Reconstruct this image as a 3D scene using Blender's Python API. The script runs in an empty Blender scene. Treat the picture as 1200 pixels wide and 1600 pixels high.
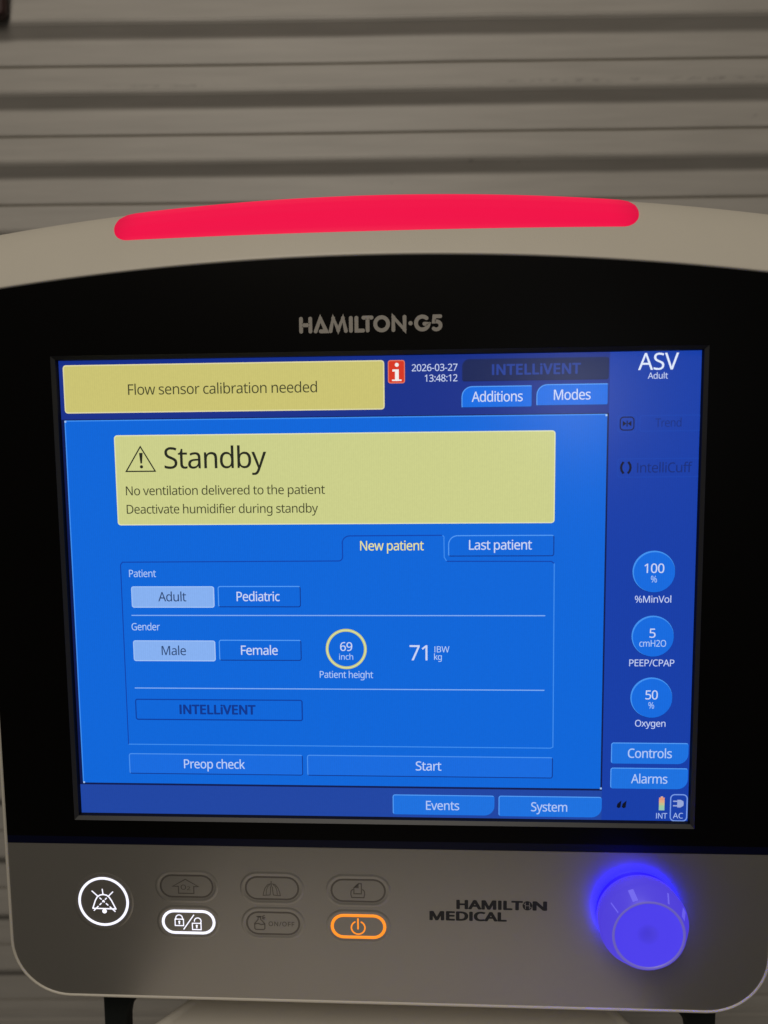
import bpy, bmesh, math, random
from mathutils import Vector, Matrix, noise

C = bpy.context.scene
COL = C.collection
random.seed(7)
ZP = 1.30                       # height of the display's centre above the ground (m)

def W(x, v, n=0.0):
    """panel millimetres (right, up, out towards the viewer) -> world metres"""
    return Vector((x / 1000, -n / 1000, v / 1000 + ZP))

# ------------------------------------------------------------------ camera
cd = bpy.data.cameras.new('camera')
cam = bpy.data.objects.new('camera', cd); COL.objects.link(cam); C.camera = cam
Rx = (0.9989077, -0.010315, -0.04557418); Ru = (0.00617079, 0.9959086, -0.0901553); Rb = (0.04631767, 0.0897756, 0.99488442)
ax = [Vector((r[0], -r[2], r[1])).normalized() for r in (Rx, Ru, Rb)]
m = Matrix((ax[0], ax[1], ax[2])).transposed().to_4x4()
m.translation = W(19.05885698, 69.21191795, 328.54499833)
cam.matrix_world = m
cd.sensor_fit = 'HORIZONTAL'; cd.sensor_width = 36.0; cd.lens = 36.0 * 1075.346 / 1200
cd.clip_start = 0.01; cd.clip_end = 100
cd.dof.use_dof = True; cd.dof.focus_distance = 0.352; cd.dof.aperture_fstop = 9.5

# ------------------------------------------------------------------ world, lamps, exposure
wd = bpy.data.worlds.new('World'); C.world = wd; wd.use_nodes = True
bg = wd.node_tree.nodes['Background']
bg.inputs[0].default_value = (1.0, 0.93, 0.82, 1); bg.inputs[1].default_value = 0.022

def area(name, loc, target, size, power, col, size_y=None):
    l = bpy.data.lights.new(name, 'AREA'); l.energy = power; l.color = col; l.size = size
    if size_y: l.shape = 'RECTANGLE'; l.size_y = size_y
    o = bpy.data.objects.new(name, l); COL.objects.link(o); o.location = loc
    d = Vector(target) - Vector(loc); o.rotation_euler = d.to_track_quat('-Z', 'Y').to_euler()
    return o
area('ceiling_lamp', (-0.20, -1.65, 3.15), (0.0, 0.35, 1.35), 1.1, 29.0, (1.0, 0.92, 0.80))
area('display_highlight_lamp', (0.43, -1.50, 1.50), (0.088, 0.0, 1.41), 0.12, 0.42, (0.92, 0.96, 1.0))  # unseen small source, placed so its reflection highlights the display's top edge

C.view_settings.view_transform = 'Standard'; C.view_settings.look = 'None'
C.view_settings.exposure = 0.0; C.view_settings.gamma = 1.0; C.view_settings.use_curve_mapping = False
C.render.engine = 'CYCLES'
C.cycles.use_denoising = True
C.cycles.max_bounces = 6; C.cycles.sample_clamp_indirect = 4.0

# ------------------------------------------------------------------ materials
def lin(c):
    return tuple((x / 255 / 12.92) if x <= 10 else ((x / 255 + 0.055) / 1.055) ** 2.4 for x in c)

def mat(name, col, rough=0.5, metal=0.0, spec=0.5, emit=None, estr=1.0, bump=None, vary=None, coat=0.0):
    """principled paint / plastic; bump = (scale per metre, distance m, strength); vary = (scale, amount)"""
    mt = bpy.data.materials.new(name); mt.use_nodes = True
    nt = mt.node_tree; b = nt.nodes['Principled BSDF']
    b.inputs['Base Color'].default_value = (*col, 1); b.inputs['Roughness'].default_value = rough
    b.inputs['Metallic'].default_value = metal; b.inputs['Specular IOR Level'].default_value = spec
    b.inputs['Coat Weight'].default_value = coat
    if emit is not None:
        b.inputs['Emission Color'].default_value = (*emit, 1); b.inputs['Emission Strength'].default_value = estr
    tc = nt.nodes.new('ShaderNodeTexCoord')
    if bump:
        nz = nt.nodes.new('ShaderNodeTexNoise'); nz.inputs['Scale'].default_value = bump[0]; nz.inputs['Detail'].default_value = 3
        bp = nt.nodes.new('ShaderNodeBump'); bp.inputs['Distance'].default_value = bump[1]; bp.inputs['Strength'].default_value = bump[2]
        nt.links.new(tc.outputs['Object'], nz.inputs['Vector']); nt.links.new(nz.outputs['Fac'], bp.inputs['Height'])
        nt.links.new(bp.outputs['Normal'], b.inputs['Normal'])
    if vary:
        nz = nt.nodes.new('ShaderNodeTexNoise'); nz.inputs['Scale'].default_value = vary[0]; nz.inputs['Detail'].default_value = 4
        rp = nt.nodes.new('ShaderNodeMapRange'); rp.inputs[3].default_value = 1 - vary[1]; rp.inputs[4].default_value = 1 + vary[1]
        mx = nt.nodes.new('ShaderNodeVectorMath'); mx.operation = 'SCALE'; mx.inputs[0].default_value = col
        nt.links.new(tc.outputs['Object'], nz.inputs['Vector']); nt.links.new(nz.outputs['Fac'], rp.inputs[0])
        nt.links.new(rp.outputs[0], mx.inputs['Scale']); nt.links.new(mx.outputs[0], b.inputs['Base Color'])
    return mt

_px = {}
def px(r, g, b):
    """a colour shown by the lit display: backlit pixels behind a satin touch layer, with a faint pixel sparkle"""
    k = (r, g, b)
    if k not in _px:
        mt = mat('display_pixels', (0.012, 0.013, 0.016), rough=0.25, spec=0.55, emit=lin(k), estr=1.0)
        nt = mt.node_tree; bs = nt.nodes['Principled BSDF']
        tc = nt.nodes.new('ShaderNodeTexCoord')
        wv = nt.nodes.new('ShaderNodeTexWave'); wv.wave_type = 'BANDS'; wv.bands_direction = 'X'
        wv.inputs['Scale'].default_value = 290; wv.inputs['Distortion'].default_value = 1.2; wv.inputs['Detail'].default_value = 1
        wv.inputs['Detail Scale'].default_value = 0.4
        nz = nt.nodes.new('ShaderNodeTexNoise'); nz.inputs['Scale'].default_value = 700; nz.inputs['Detail'].default_value = 2
        nt.links.new(tc.outputs['Object'], wv.inputs['Vector']); nt.links.new(tc.outputs['Object'], nz.inputs['Vector'])
        r1 = nt.nodes.new('ShaderNodeMapRange'); r1.inputs[3].default_value = -0.022; r1.inputs[4].default_value = 0.022
        r2 = nt.nodes.new('ShaderNodeMapRange'); r2.inputs[1].default_value = .3; r2.inputs[2].default_value = .7
        r2.inputs[3].default_value = 0.98; r2.inputs[4].default_value = 1.02
        ad = nt.nodes.new('ShaderNodeMath'); ad.operation = 'ADD'
        nt.links.new(wv.outputs['Fac'], r1.inputs[0]); nt.links.new(nz.outputs['Fac'], r2.inputs[0])
        nt.links.new(r1.outputs[0], ad.inputs[0]); nt.links.new(r2.outputs[0], ad.inputs[1])
        nt.links.new(ad.outputs[0], bs.inputs['Emission Strength'])
        _px[k] = mt
    return _px[k]

M = {}
M['shell'] = mat('off_white_plastic', (0.60, 0.555, 0.47), rough=0.48, bump=(1500, 0.0003, 0.35), vary=(25, 0.03))
M['black'] = mat('black_acrylic', (0.0026, 0.0023, 0.002), rough=0.36, spec=0.10)
M['lip'] = mat('dark_grey_plastic', (0.022, 0.022, 0.022), rough=0.45)
M['well'] = mat('black_plastic', (0.006, 0.006, 0.007), rough=0.6, spec=0.2)
M['navy'] = mat('painted_blue_reflection', (0.001, 0.002, 0.016), rough=0.4, spec=0.3)  # blue reflection along the glass's lower edge, put into the base colour
M['grey'] = mat('warm_grey_satin_paint', (0.41, 0.383, 0.34), rough=0.37, metal=0.75, spec=0.5, bump=(2600, 0.0002, 0.25), vary=(18, 0.04))
M['engrave'] = mat('dark_grey_print', (0.185, 0.168, 0.147), rough=0.42, metal=0.7)
M['logo_dark'] = mat('charcoal_print', (0.016, 0.016, 0.017), rough=0.6)
M['logo_light'] = mat('silver_grey_print', (0.36, 0.33, 0.29), rough=0.5)
M['white_led'] = mat('white_backlight', (0.5, 0.5, 0.5), emit=lin((236, 236, 255)), estr=1.15)
M['orange_led'] = mat('orange_backlight', (0.4, 0.2, 0.05), emit=lin((255, 138, 22)), estr=1.05)
M['blue_led'] = mat('blue_light_ring', (0.01, 0.01, 0.2), emit=(0.0004, 0.0001, 1.0), estr=46.0)
M['knob'] = mat('milky_blue_lit_plastic', (0.07, 0.066, 0.075), rough=0.42, spec=0.3, emit=lin((70, 52, 220)), estr=0.95)
M['knob_face'] = mat('milky_blue_lit_cap', (0.035, 0.03, 0.06), rough=0.45, emit=lin((72, 58, 236)), estr=0.98)
M['knob_rim'] = mat('milky_blue_dim_rim', (0.2, 0.19, 0.25), rough=0.4, emit=lin((84, 72, 190)), estr=0.8)
M['knob_glint'] = mat('painted_blue_glint', (0.16, 0.16, 0.2), rough=0.3, emit=lin((92, 80, 228)), estr=1.0)  # pale emission standing for reflections on the knob's chamfer
M['arm'] = mat('dark_green_grey_paint', (0.018, 0.021, 0.019), rough=0.45)
M['cabinet'] = mat('pale_grey_enamel', (0.70, 0.66, 0.59), rough=0.42, vary=(14, 0.04), bump=(900, 0.0002, 0.2))
M['maroon'] = mat('dark_maroon_plastic', (0.045, 0.02, 0.018), rough=0.5)

# ------------------------------------------------------------------ helpers
def link(name, me, parent=None, loc=None):
    o = bpy.data.objects.new(name, me); COL.objects.link(o)
    if parent is not None:
        o.parent = parent
    return o

def world_of(o):
    v = Vector((0, 0, 0))
    while o is not None:
        v = v + o.location; o = o.parent
    return v

class MB:
    """collects faces in panel millimetres; build() links them as ONE mesh object"""
    def __init__(s):
        s.v = []; s.f = []; s.mi = []; s.mats = []; s.smooth = []
    def slot(s, m):
        if m not in s.mats: s.mats.append(m)
        return s.mats.index(m)
    def face(s, pts, m, smooth=False):
        b = len(s.v); s.v += [tuple(p) for p in pts]
        s.f.append(tuple(range(b, b + len(pts)))); s.mi.append(s.slot(m)); s.smooth.append(smooth)
    def grid(s, rows, m, close=False, smooth=True, flip=False):
        """rows: list of equal-length point loops joined by quads"""
        b = len(s.v); n = len(rows[0])
        for r in rows: s.v += [tuple(p) for p in r]
        for i in range(len(rows) - 1):
            for j in range(n if close else n - 1):
                k = (j + 1) % n
                q = (b + i * n + j, b + i * n + k, b + (i + 1) * n + k, b + (i + 1) * n + j)
                s.f.append(q[::-1] if flip else q); s.mi.append(s.slot(m)); s.smooth.append(smooth)
    def build(s, name, parent=None, merge=False, solid=None):
        me = bpy.data.meshes.new(name)
        off = world_of(parent) if parent is not None else Vector((0, 0, 0))
        me.from_pydata([W(*p) - off for p in s.v], [], s.f)
        for m in s.mats: me.materials.append(m)
        for p, k, sm in zip(me.polygons, s.mi, s.smooth): p.material_index = k; p.use_smooth = sm
        if merge:
            bm = bmesh.new(); bm.from_mesh(me)
            bmesh.ops.remove_doubles(bm, verts=bm.verts, dist=1e-6)
            bmesh.ops.recalc_face_normals(bm, faces=bm.faces)
            bm.to_mesh(me); bm.free()
        me.update()
        return link(name, me, parent)

def arc(cx, cy, r, a0, a1, n):
    return [(cx + r * math.cos(math.radians(a0 + (a1 - a0) * i / n)), cy + r * math.sin(math.radians(a0 + (a1 - a0) * i / n))) for i in range(n + 1)]

def rrect(x0, y0, x1, y1, r):
    """counter-clockwise rounded rectangle; r = one radius or (bottom-right, top-right, top-left, bottom-left)"""
    rb = (r,) * 4 if not isinstance(r, tuple) else r
    p = []
    for (cx, cy, a), q in zip(((x1, y0, -90), (x1, y1, 0), (x0, y1, 90), (x0, y0, 180)), rb):
        q = max(q, 0.01)
        ox = cx - q if cx == x1 else cx + q; oy = cy - q if cy == y1 else cy + q
        p += arc(ox, oy, q, a, a + 90, 6)
    return p

def circle(cx, cy, r, n=48):
    return arc(cx, cy, r, 0, 360, n)[:-1]

def inset(poly, d):
    """closed counter-clockwise outline moved inwards by d"""
    out = []; n = len(poly)
    for i in range(n):
        p0, p1, p2 = Vector(poly[i - 1]), Vector(poly[i]), Vector(poly[(i + 1) % n])
        a = (p1 - p0).normalized() if (p1 - p0).length > 1e-9 else (p2 - p1).normalized()
        b = (p2 - p1).normalized() if (p2 - p1).length > 1e-9 else a
        na, nb = Vector((-a.y, a.x)), Vector((-b.y, b.x))
        t = na + nb; L = t.length
        t = t / L if L > 1e-6 else na
        k = max(0.5, t.dot(na))
        out.append(tuple(p1 + t * (d / k)))
    return out

def stroke(mb, pts, w, m, n, closed=False, caps=False, m2=None):
    """ribbon along a polyline; m2 = material where the outward side looks down or right"""
    P = [Vector(p) for p in pts]; N = len(P); L = []; Rr = []
    for i in range(N):
        a = P[i - 1] if (i or closed) else None
        c = P[(i + 1) % N] if (i < N - 1 or closed) else None
        d1 = (P[i] - a).normalized() if a is not None else None
        d2 = (c - P[i]).normalized() if c is not None else None
        d1 = d1 if d1 is not None else d2; d2 = d2 if d2 is not None else d1
        n1, n2 = Vector((-d1.y, d1.x)), Vector((-d2.y, d2.x)); t = n1 + n2
        t = t.normalized() if t.length > 1e-6 else n1
        t = t * (w / 2 / max(0.45, t.dot(n1)))
        L.append(P[i] + t); Rr.append(P[i] - t)
    for i in range(N if closed else N - 1):
        j = (i + 1) % N
        mm = m
        if m2 is not None:
            d = P[j] - P[i]
            if (d.y, -d.x) != (0, 0) and (-d.y * -1 if False else (d.y * 1 + d.x * 1)) > 0: mm = m2
        mb.face([(*Rr[i], n), (*Rr[j], n), (*L[j], n), (*L[i], n)], mm)
    if caps:
        for p in (P[0], P[-1]):
            mb.face([(*q, n + 0.004) for q in circle(p.x, p.y, w / 2, 16)], m)

# letter outlines in em thousandths: (advance, closed loops)
GLYPHS = {
 ' ': (174, ''),
 '%': (558, '131,185 102,190 77,203 58,225 44,255 36,293 33,336 35,380 43,418 56,447 75,469 100,482 131,486 161,482 187,469 206,447 220,418 229,380 232,336 229,293 221,255 207,225 188,203 162,190|120,0 386,480 438,480 172,0|131,228 159,240 177,277 183,336 177,396 159,433 131,445 116,442 103,432 94,417 87,397 83,369 82,336 83,304 87,276 94,255 103,240 116,231|424,-7 395,-2 371,11 352,33 338,63 329,101 326,144 329,188 337,225 350,255 368,277 394,290 424,294 454,290 480,277 499,255 514,225 522,188 525,144 523,101 514,63 501,33 482,11 456,-2|424,36 453,47 471,84 476,144 471,204 453,240 424,252 409,249 396,240 387,225 381,204 377,177 375,144 377,111 381,84 387,63 396,48 409,39'),
 '-': (216, '27,154 27,206 189,206 189,154'),
 '/': (250, '7,0 185,480 243,480 64,0'),
 '0': (384, '191,-7 142,0 102,23 72,59 50,108 37,169 33,240 35,289 40,335 49,373 61,407 78,436 99,458 125,474 156,484 191,487 240,480 281,458 312,422 333,374 347,312 351,240 349,192 344,147 335,108 322,74 305,45 284,23 259,7 227,-3|191,44 224,49 250,66 268,92 281,130 289,180 291,240 289,300 281,350 268,388 250,415 224,431 191,437 159,431 133,415 115,388 102,350 94,300 92,240 94,181 102,130 115,93 133,66 159,49'),
 '1': (384, '181,0 181,335 181,381 183,418 164,400 142,381 91,339 60,379 189,480 238,480 238,0'),
 '2': (384, '32,0 32,49 158,176 219,240 257,296 264,314 268,335 269,355 267,379 259,400 246,415 229,427 208,434 185,436 163,435 142,430 123,424 69,390 38,430 102,470 128,479 156,484 185,486 226,483 262,471 291,452 312,427 326,395 330,359 328,334 323,310 314,288 271,224 207,155 107,56 107,54 349,54 349,0'),
 '3': (384, '162,-7 92,-1 30,19 30,75 95,51 163,43 201,46 233,54 256,68 271,87 281,111 284,138 280,165 268,187 249,202 222,213 189,220 150,222 103,222 103,273 150,273 186,275 217,284 240,298 257,316 267,338 271,363 268,385 260,403 247,417 230,428 208,434 183,437 159,435 136,431 117,425 62,396 33,437 96,471 123,480 152,485 183,486 228,483 266,471 294,453 315,429 327,400 331,367 328,338 319,311 304,290 284,274 260,261 232,253 232,250 267,243 296,231 318,214 333,192 343,166 346,136 344,110 337,85 326,62 311,42 291,25 266,11 237,1 201,-5'),
 '4': (384, '244,0 244,109 14,109 14,159 240,482 301,482 301,162 371,162 371,109 301,109 301,0|72,162 244,162 244,313 245,372 247,419 244,419 231,392 216,367'),
 '5': (384, '167,-7 97,0 42,19 42,75 101,52 167,44 200,46 229,55 253,69 271,88 282,115 285,147 282,176 272,200 257,219 234,233 203,242 165,244 122,241 83,234 54,253 72,480 312,480 312,426 122,426 111,287 142,291 185,294 230,290 270,278 302,257 326,230 341,194 346,153 341,107 325,68 299,36 263,12 218,-2'),
 '6': (384, '200,-7 171,-4 143,4 118,16 95,34 75,58 59,86 47,120 39,160 37,205 46,307 54,339 65,369 79,397 97,422 119,444 146,462 177,475 214,484 257,486 288,485 316,480 316,430 288,436 258,438 229,436 203,431 181,422 162,411 145,397 132,380 121,362 112,341 106,318 96,244 100,244 112,259 126,272 143,284 163,293 187,298 214,300 252,296 286,283 314,262 335,234 348,197 353,154 348,108 334,68 311,36 281,13 243,-2|199,43 226,46 249,55 268,70 282,91 291,120 294,154 292,183 284,207 271,227 253,242 230,251 201,254 182,252 163,248 146,241 132,231 120,220 110,208 103,194 98,180 97,166 108,108 117,91 129,75 142,61 159,51 178,45'),
 '7': (384, '91,0 288,426 30,426 30,480 351,480 351,434 156,0'),
 '8': (384, '193,-7 146,-3 106,9 75,27 52,53 37,85 33,122 34,143 39,162 47,179 83,221 132,251 110,265 90,281 73,299 59,320 51,345 48,372 50,395 57,416 67,434 81,450 98,463 118,473 140,480 165,485 191,486 231,483 266,473 295,457 317,434 331,405 335,371 334,353 330,336 323,321 289,283 244,254 298,222 336,181 344,164 349,145 351,124 346,87 331,55 308,29 277,9 238,-3|194,277 253,312 266,328 274,347 277,369 274,390 266,407 253,421 236,431 215,437 191,439 168,437 147,431 130,421 117,407 109,390 106,369 107,354 111,340 118,328 150,299|192,40 222,43 247,51 267,63 281,80 290,101 293,124 290,145 280,165 265,182 245,196 220,210 192,222 181,226 154,213 131,199 114,183 101,165 93,145 91,122 93,100 102,80 116,63 135,51 161,43'),
 '9': (384, '129,-7 98,-5 69,0 69,50 128,42 157,43 183,49 205,57 224,68 241,83 254,99 265,118 274,139 280,161 289,235 285,235 274,221 260,207 243,196 223,187 198,181 171,179 133,183 99,196 72,217 51,246 38,282 34,324 36,356 42,386 53,411 67,433 85,452 106,467 130,477 157,484 187,486 216,484 244,476 269,463 292,445 312,421 328,393 340,360 347,319 349,275 340,173 333,141 321,110 307,82 289,57 267,35 240,17 209,4 171,-4|184,226 204,227 223,232 240,239 254,248 267,259 276,272 284,285 288,300 289,314 278,371 269,388 258,404 244,418 227,428 208,434 187,437 161,434 138,424 119,409 104,388 95,359 92,325 94,297 102,272 115,252 132,238 156,229'),
 ':': (180, '89,278 60,289 54,297 50,309 48,324 50,339 54,351 60,359 89,369 119,359 126,351 130,339 132,324 130,309 126,297 119,289|89,-9 60,1 54,10 50,22 48,36 50,51 54,63 60,71 89,81 119,71 126,63 130,51 132,36 130,22 126,10 119,1'),
 'A': (429, '0,0 187,482 242,482 428,0 366,0 308,148 118,148 61,0|138,202 290,202 236,347 230,367 221,396 214,419 203,378 193,347'),
 'B': (437, '65,0 65,480 202,480 257,477 303,468 338,453 363,431 379,400 384,361 382,334 374,310 361,290 343,274 320,262 293,255 293,251 348,234 363,224 376,212 386,197 394,180 399,160 400,136 395,97 380,62 356,36 323,16 281,4 234,0|126,275 214,275 251,278 280,284 299,295 311,310 319,330 322,354 319,378 309,397 294,411 272,420 242,426 205,428 126,428|126,51 222,51 260,54 290,62 311,76 325,94 333,116 336,141 333,164 324,185 310,202 288,215 257,222 218,225 126,225'),
 'C': (424, '261,-7 216,-3 174,7 139,24 109,46 84,75 65,109 52,148 44,193 41,240 44,286 53,330 67,368 88,402 114,432 146,455 182,472 225,483 271,486 319,483 364,474 404,458 379,407 330,425 271,433 223,428 182,410 149,381 125,343 110,295 105,240 109,185 123,137 146,98 178,70 220,52 270,46 330,52 385,65 385,13 329,-2'),
 'D': (490, '65,0 65,480 213,480 259,477 301,467 338,453 371,432 399,405 420,374 436,337 446,293 449,244 442,171 420,109 383,61 334,28 271,7 199,0|126,52 191,52 276,64 337,99 373,159 385,242 380,300 364,348 338,383 303,408 257,423 204,428 126,428'),
 'E': (373, '65,0 65,480 333,480 333,426 126,426 126,277 321,277 321,224 126,224 126,53 333,53 333,0'),
 'F': (349, '65,0 65,480 333,480 333,426 126,426 126,257 320,257 320,203 126,203 126,0'),
 'G': (489, '271,-7 224,-3 181,7 145,23 114,46 88,75 67,108 53,147 44,192 41,240 44,287 54,332 71,370 93,404 122,433 155,456 195,473 240,483 289,486 366,479 433,458 410,406 352,425 286,433 233,428 188,410 152,381 126,343 109,295 104,240 106,204 112,169 123,139 137,112 157,88 181,70 210,57 245,48 285,46 338,49 379,57 379,199 273,199 273,253 439,253 439,18 361,-1'),
 'H': (498, '65,0 65,480 126,480 126,277 371,277 371,480 432,480 432,0 371,0 371,224 126,224 126,0'),
 'I': (228, '27,0 27,35 83,48 83,431 27,445 27,480 200,480 200,445 144,431 144,48 200,35 200,0'),
 'L': (352, '65,0 65,480 126,480 126,54 335,54 335,0'),
 'M': (609, '65,0 65,480 154,480 302,87 305,87 455,480 544,480 544,0 484,0 484,295 486,364 489,420 486,420 326,0 277,0 119,420 116,420 120,364 121,291 121,0'),
 'N': (510, '65,0 65,480 135,480 391,83 394,83 392,115 390,162 389,209 389,480 445,480 445,0 375,0 118,398 116,398 119,340 121,268 121,0'),
 'O': (525, '263,-7 216,-3 174,7 139,24 109,47 84,77 65,111 52,150 44,194 41,241 44,288 52,332 65,370 84,404 109,433 139,456 174,473 216,484 263,487 308,484 349,473 384,456 414,433 439,404 458,370 472,332 481,288 484,240 481,193 472,149 458,110 439,77 414,47 384,24 349,7 308,-3|263,46 312,51 352,69 382,98 403,136 416,185 420,240 416,296 403,344 382,382 353,411 312,428 263,434 214,428 174,411 143,382 122,344 109,296 105,240 109,185 122,136 143,98 173,69 214,51'),
 'P': (406, '65,0 65,480 192,480 249,475 295,463 329,443 353,415 367,380 372,338 370,313 364,288 354,264 340,243 320,224 294,208 264,196 225,189 181,187 126,187 126,0|126,238 174,238 215,241 250,248 276,261 295,279 306,304 310,336 306,364 296,387 280,405 257,418 225,425 187,428 126,428'),
 'S': (369, '166,-7 91,-1 34,16 34,74 94,54 169,46 201,48 229,55 249,66 264,82 274,101 277,123 267,163 232,192 164,222 127,237 95,256 72,276 54,300 44,330 40,364 42,388 49,410 60,429 74,446 93,460 114,471 138,480 165,485 193,486 266,479 326,459 307,408 253,426 192,433 165,431 142,425 124,414 112,400 104,383 101,363 111,323 144,294 206,267 278,233 295,221 311,206 322,191 330,173 335,152 337,128 332,89 316,55 291,29 257,9 214,-3'),
 'T': (373, '156,0 156,426 7,426 7,480 366,480 366,426 217,426 217,0'),
 'V': (403, '171,0 0,480 63,480 171,172 189,117 201,67 214,117 232,173 339,480 403,480 232,0'),
 'W': (625, '135,0 8,480 71,480 146,187 160,127 169,73 179,130 194,190 279,480 341,480 429,188 445,127 455,73 465,127 479,187 553,480 616,480 488,0 427,0 334,314 323,353 314,388 310,409 303,372 287,312 196,0'),
 'a': (377, '144,-7 114,-4 86,5 63,19 45,39 34,67 31,100 36,133 50,161 73,183 106,199 150,210 203,215 265,217 265,238 262,265 256,286 245,301 231,310 212,316 190,318 136,310 89,291 71,335 126,357 193,366 233,363 266,353 291,337 308,314 319,283 322,245 322,0 279,0 268,51 265,51 250,33 233,18 216,7 197,0 172,-5|158,41 186,44 212,52 234,66 250,86 261,112 264,144 264,176 211,174 171,170 139,163 118,152 104,138 95,120 92,99 94,81 100,66 110,55 124,47 140,43'),
 'b': (413, '228,-7 201,-5 178,0 158,9 142,20 128,32 116,46 111,46 99,0 57,0 57,510 116,510 116,386 115,344 113,312 116,312 128,327 142,340 158,351 178,359 201,364 228,366 269,361 306,345 335,319 358,284 372,236 376,180 372,124 358,76 335,40 305,14 269,-2|219,42 248,46 273,58 291,78 304,105 312,140 315,181 309,240 291,283 260,308 218,317 184,313 157,302 138,284 126,258 119,224 116,182 116,179 119,139 126,104 138,78 156,58 184,46'),
 'c': (322, '201,-7 171,-5 142,2 117,13 94,28 74,49 58,73 46,103 39,138 37,178 39,219 47,256 59,286 75,311 96,332 119,347 145,358 175,365 206,367 259,361 300,347 282,298 244,310 204,315 158,306 125,281 105,238 98,179 101,139 110,105 124,79 144,60 170,48 201,44 253,50 294,65 294,13 254,-2'),
 'd': (413, '185,-7 143,-2 107,14 77,40 55,76 41,123 37,179 41,236 55,283 78,319 107,345 144,362 185,367 211,365 234,360 254,351 297,314 301,314 299,339 297,367 297,510 356,510 356,0 308,0 300,48 297,48 285,34 270,21 254,9 234,1 211,-5|194,42 228,46 255,56 274,74 287,98 295,130 298,168 298,179 295,220 288,255 275,282 257,302 229,314 193,318 165,314 140,301 122,280 109,252 101,217 98,178 101,139 109,105 122,78 140,58 165,46'),
 'e': (379, '210,-7 178,-4 147,3 120,14 96,30 75,51 59,76 47,105 39,140 37,177 39,214 46,249 57,279 72,305 91,327 112,344 137,356 166,364 196,367 225,364 252,358 276,347 296,331 313,312 327,290 337,264 343,235 345,204 345,169 98,169 102,131 113,100 129,76 152,58 180,47 213,44 274,50 328,69 328,17 274,-1|99,216 283,216 280,244 273,269 262,290 245,306 223,315 195,318 169,315 147,306 129,291 115,271 105,245'),
 'f': (231, '73,0 73,314 10,314 10,342 73,362 73,383 77,425 87,459 104,483 127,500 156,510 190,514 229,510 260,502 244,455 220,462 191,465 173,463 158,457 147,446 139,430 134,409 132,383 132,360 223,360 223,314 132,314 132,0'),
 'g': (413, '195,-161 146,-159 102,-151 65,-138 65,-84 103,-99 148,-109 198,-112 227,-109 251,-100 271,-85 286,-65 295,-40 298,-11 298,3 298,27 300,48 297,48 269,18 231,-1 185,-7 143,-1 105,15 76,42 55,79 41,125 37,179 41,232 55,279 76,316 105,344 142,361 185,367 207,365 229,361 249,353 267,343 283,329 298,312 301,312 309,360 356,360 356,-6 352,-53 338,-92 317,-122 286,-144 245,-157|194,42 227,45 254,55 273,71 287,94 295,126 298,165 298,179 295,224 287,259 273,285 253,303 226,314 193,317 165,313 141,301 123,281 109,254 101,219 98,179 101,138 109,104 123,77 141,57 166,45'),
 'h': (415, '57,0 57,510 116,510 116,361 113,310 117,310 130,327 146,341 164,352 184,360 207,364 229,366 269,363 302,352 328,335 346,310 357,276 361,234 361,0 302,0 302,230 293,278 266,308 222,317 186,313 158,302 139,283 126,258 119,225 116,186 116,0'),
 'i': (173, '87,420 62,429 57,436 53,446 52,457 53,469 57,479 62,486 87,495 111,486 117,479 120,469 122,457 120,446 117,436 111,429|57,0 57,360 116,360 116,0'),
 'k': (359, '57,0 57,510 116,510 116,244 115,216 113,185 116,185 128,201 144,221 158,238 273,360 343,360 197,206 353,0 281,0 156,168 116,132 116,0'),
 'l': (173, '57,0 57,510 116,510 116,0'),
 'm': (628, '57,0 57,360 105,360 113,311 117,311 129,328 145,342 162,353 181,361 202,365 223,367 272,360 310,340 333,306 336,306 350,325 367,340 386,352 407,360 429,365 452,367 489,363 520,353 543,335 560,311 570,276 574,234 574,0 515,0 515,232 507,279 482,308 442,317 411,314 385,303 367,287 355,264 347,234 345,199 345,0 286,0 286,232 278,279 253,308 212,317 180,313 154,302 137,283 126,258 118,225 116,187 116,0'),
 'n': (415, '57,0 57,360 105,360 113,311 117,311 130,328 146,342 165,353 186,361 208,365 230,367 269,363 303,353 328,335 346,311 357,276 361,234 361,0 302,0 302,230 293,278 266,308 222,317 186,313 158,302 139,283 126,258 119,225 116,187 116,0'),
 'o': (406, '202,-7 172,-4 143,3 117,15 94,32 74,53 58,79 47,109 39,143 37,181 42,235 57,282 82,318 115,345 157,361 204,367 235,364 265,357 290,345 313,328 333,307 349,282 361,252 368,218 370,181 365,126 350,79 325,42 291,15 250,-1|203,42 236,46 263,59 283,80 297,107 306,141 309,181 306,220 297,254 283,281 263,301 236,313 203,317 170,313 143,301 123,281 109,254 101,220 98,181 101,141 109,107 123,80 143,59 170,46'),
 'p': (413, '57,-161 57,360 105,360 113,311 116,311 128,326 142,339 158,351 178,359 201,365 228,367 269,362 306,346 335,320 358,285 372,237 376,181 372,125 358,77 335,41 306,15 269,-2 228,-7 202,-5 178,0 159,9 116,46 112,46 115,17 116,-13 116,-161|219,42 239,44 258,50 273,60 286,74 297,91 305,110 315,181 312,219 304,253 291,280 273,300 248,313 218,317 185,314 158,303 140,286 127,262 119,230 116,192 116,181 119,140 126,105 138,78 156,58 184,46'),
 'r': (277, '57,0 57,360 105,360 112,294 115,294 127,313 143,330 160,345 179,357 201,364 225,367 247,366 267,363 260,308 241,312 221,313 203,311 186,306 169,298 154,287 141,272 131,256 123,237 118,215 116,192 116,0'),
 's': (322, '148,-7 83,-1 35,16 35,70 87,50 149,41 176,43 198,47 214,55 225,66 232,79 234,94 227,118 200,140 146,164 86,191 48,223 40,237 36,253 34,271 38,299 51,323 72,342 99,356 132,364 169,367 231,360 284,343 264,296 216,312 165,318 143,317 124,313 110,307 99,298 93,287 91,275 99,249 129,229 183,206 242,180 279,147 286,134 290,117 291,99 287,68 274,41 253,20 224,5 188,-4'),
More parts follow.
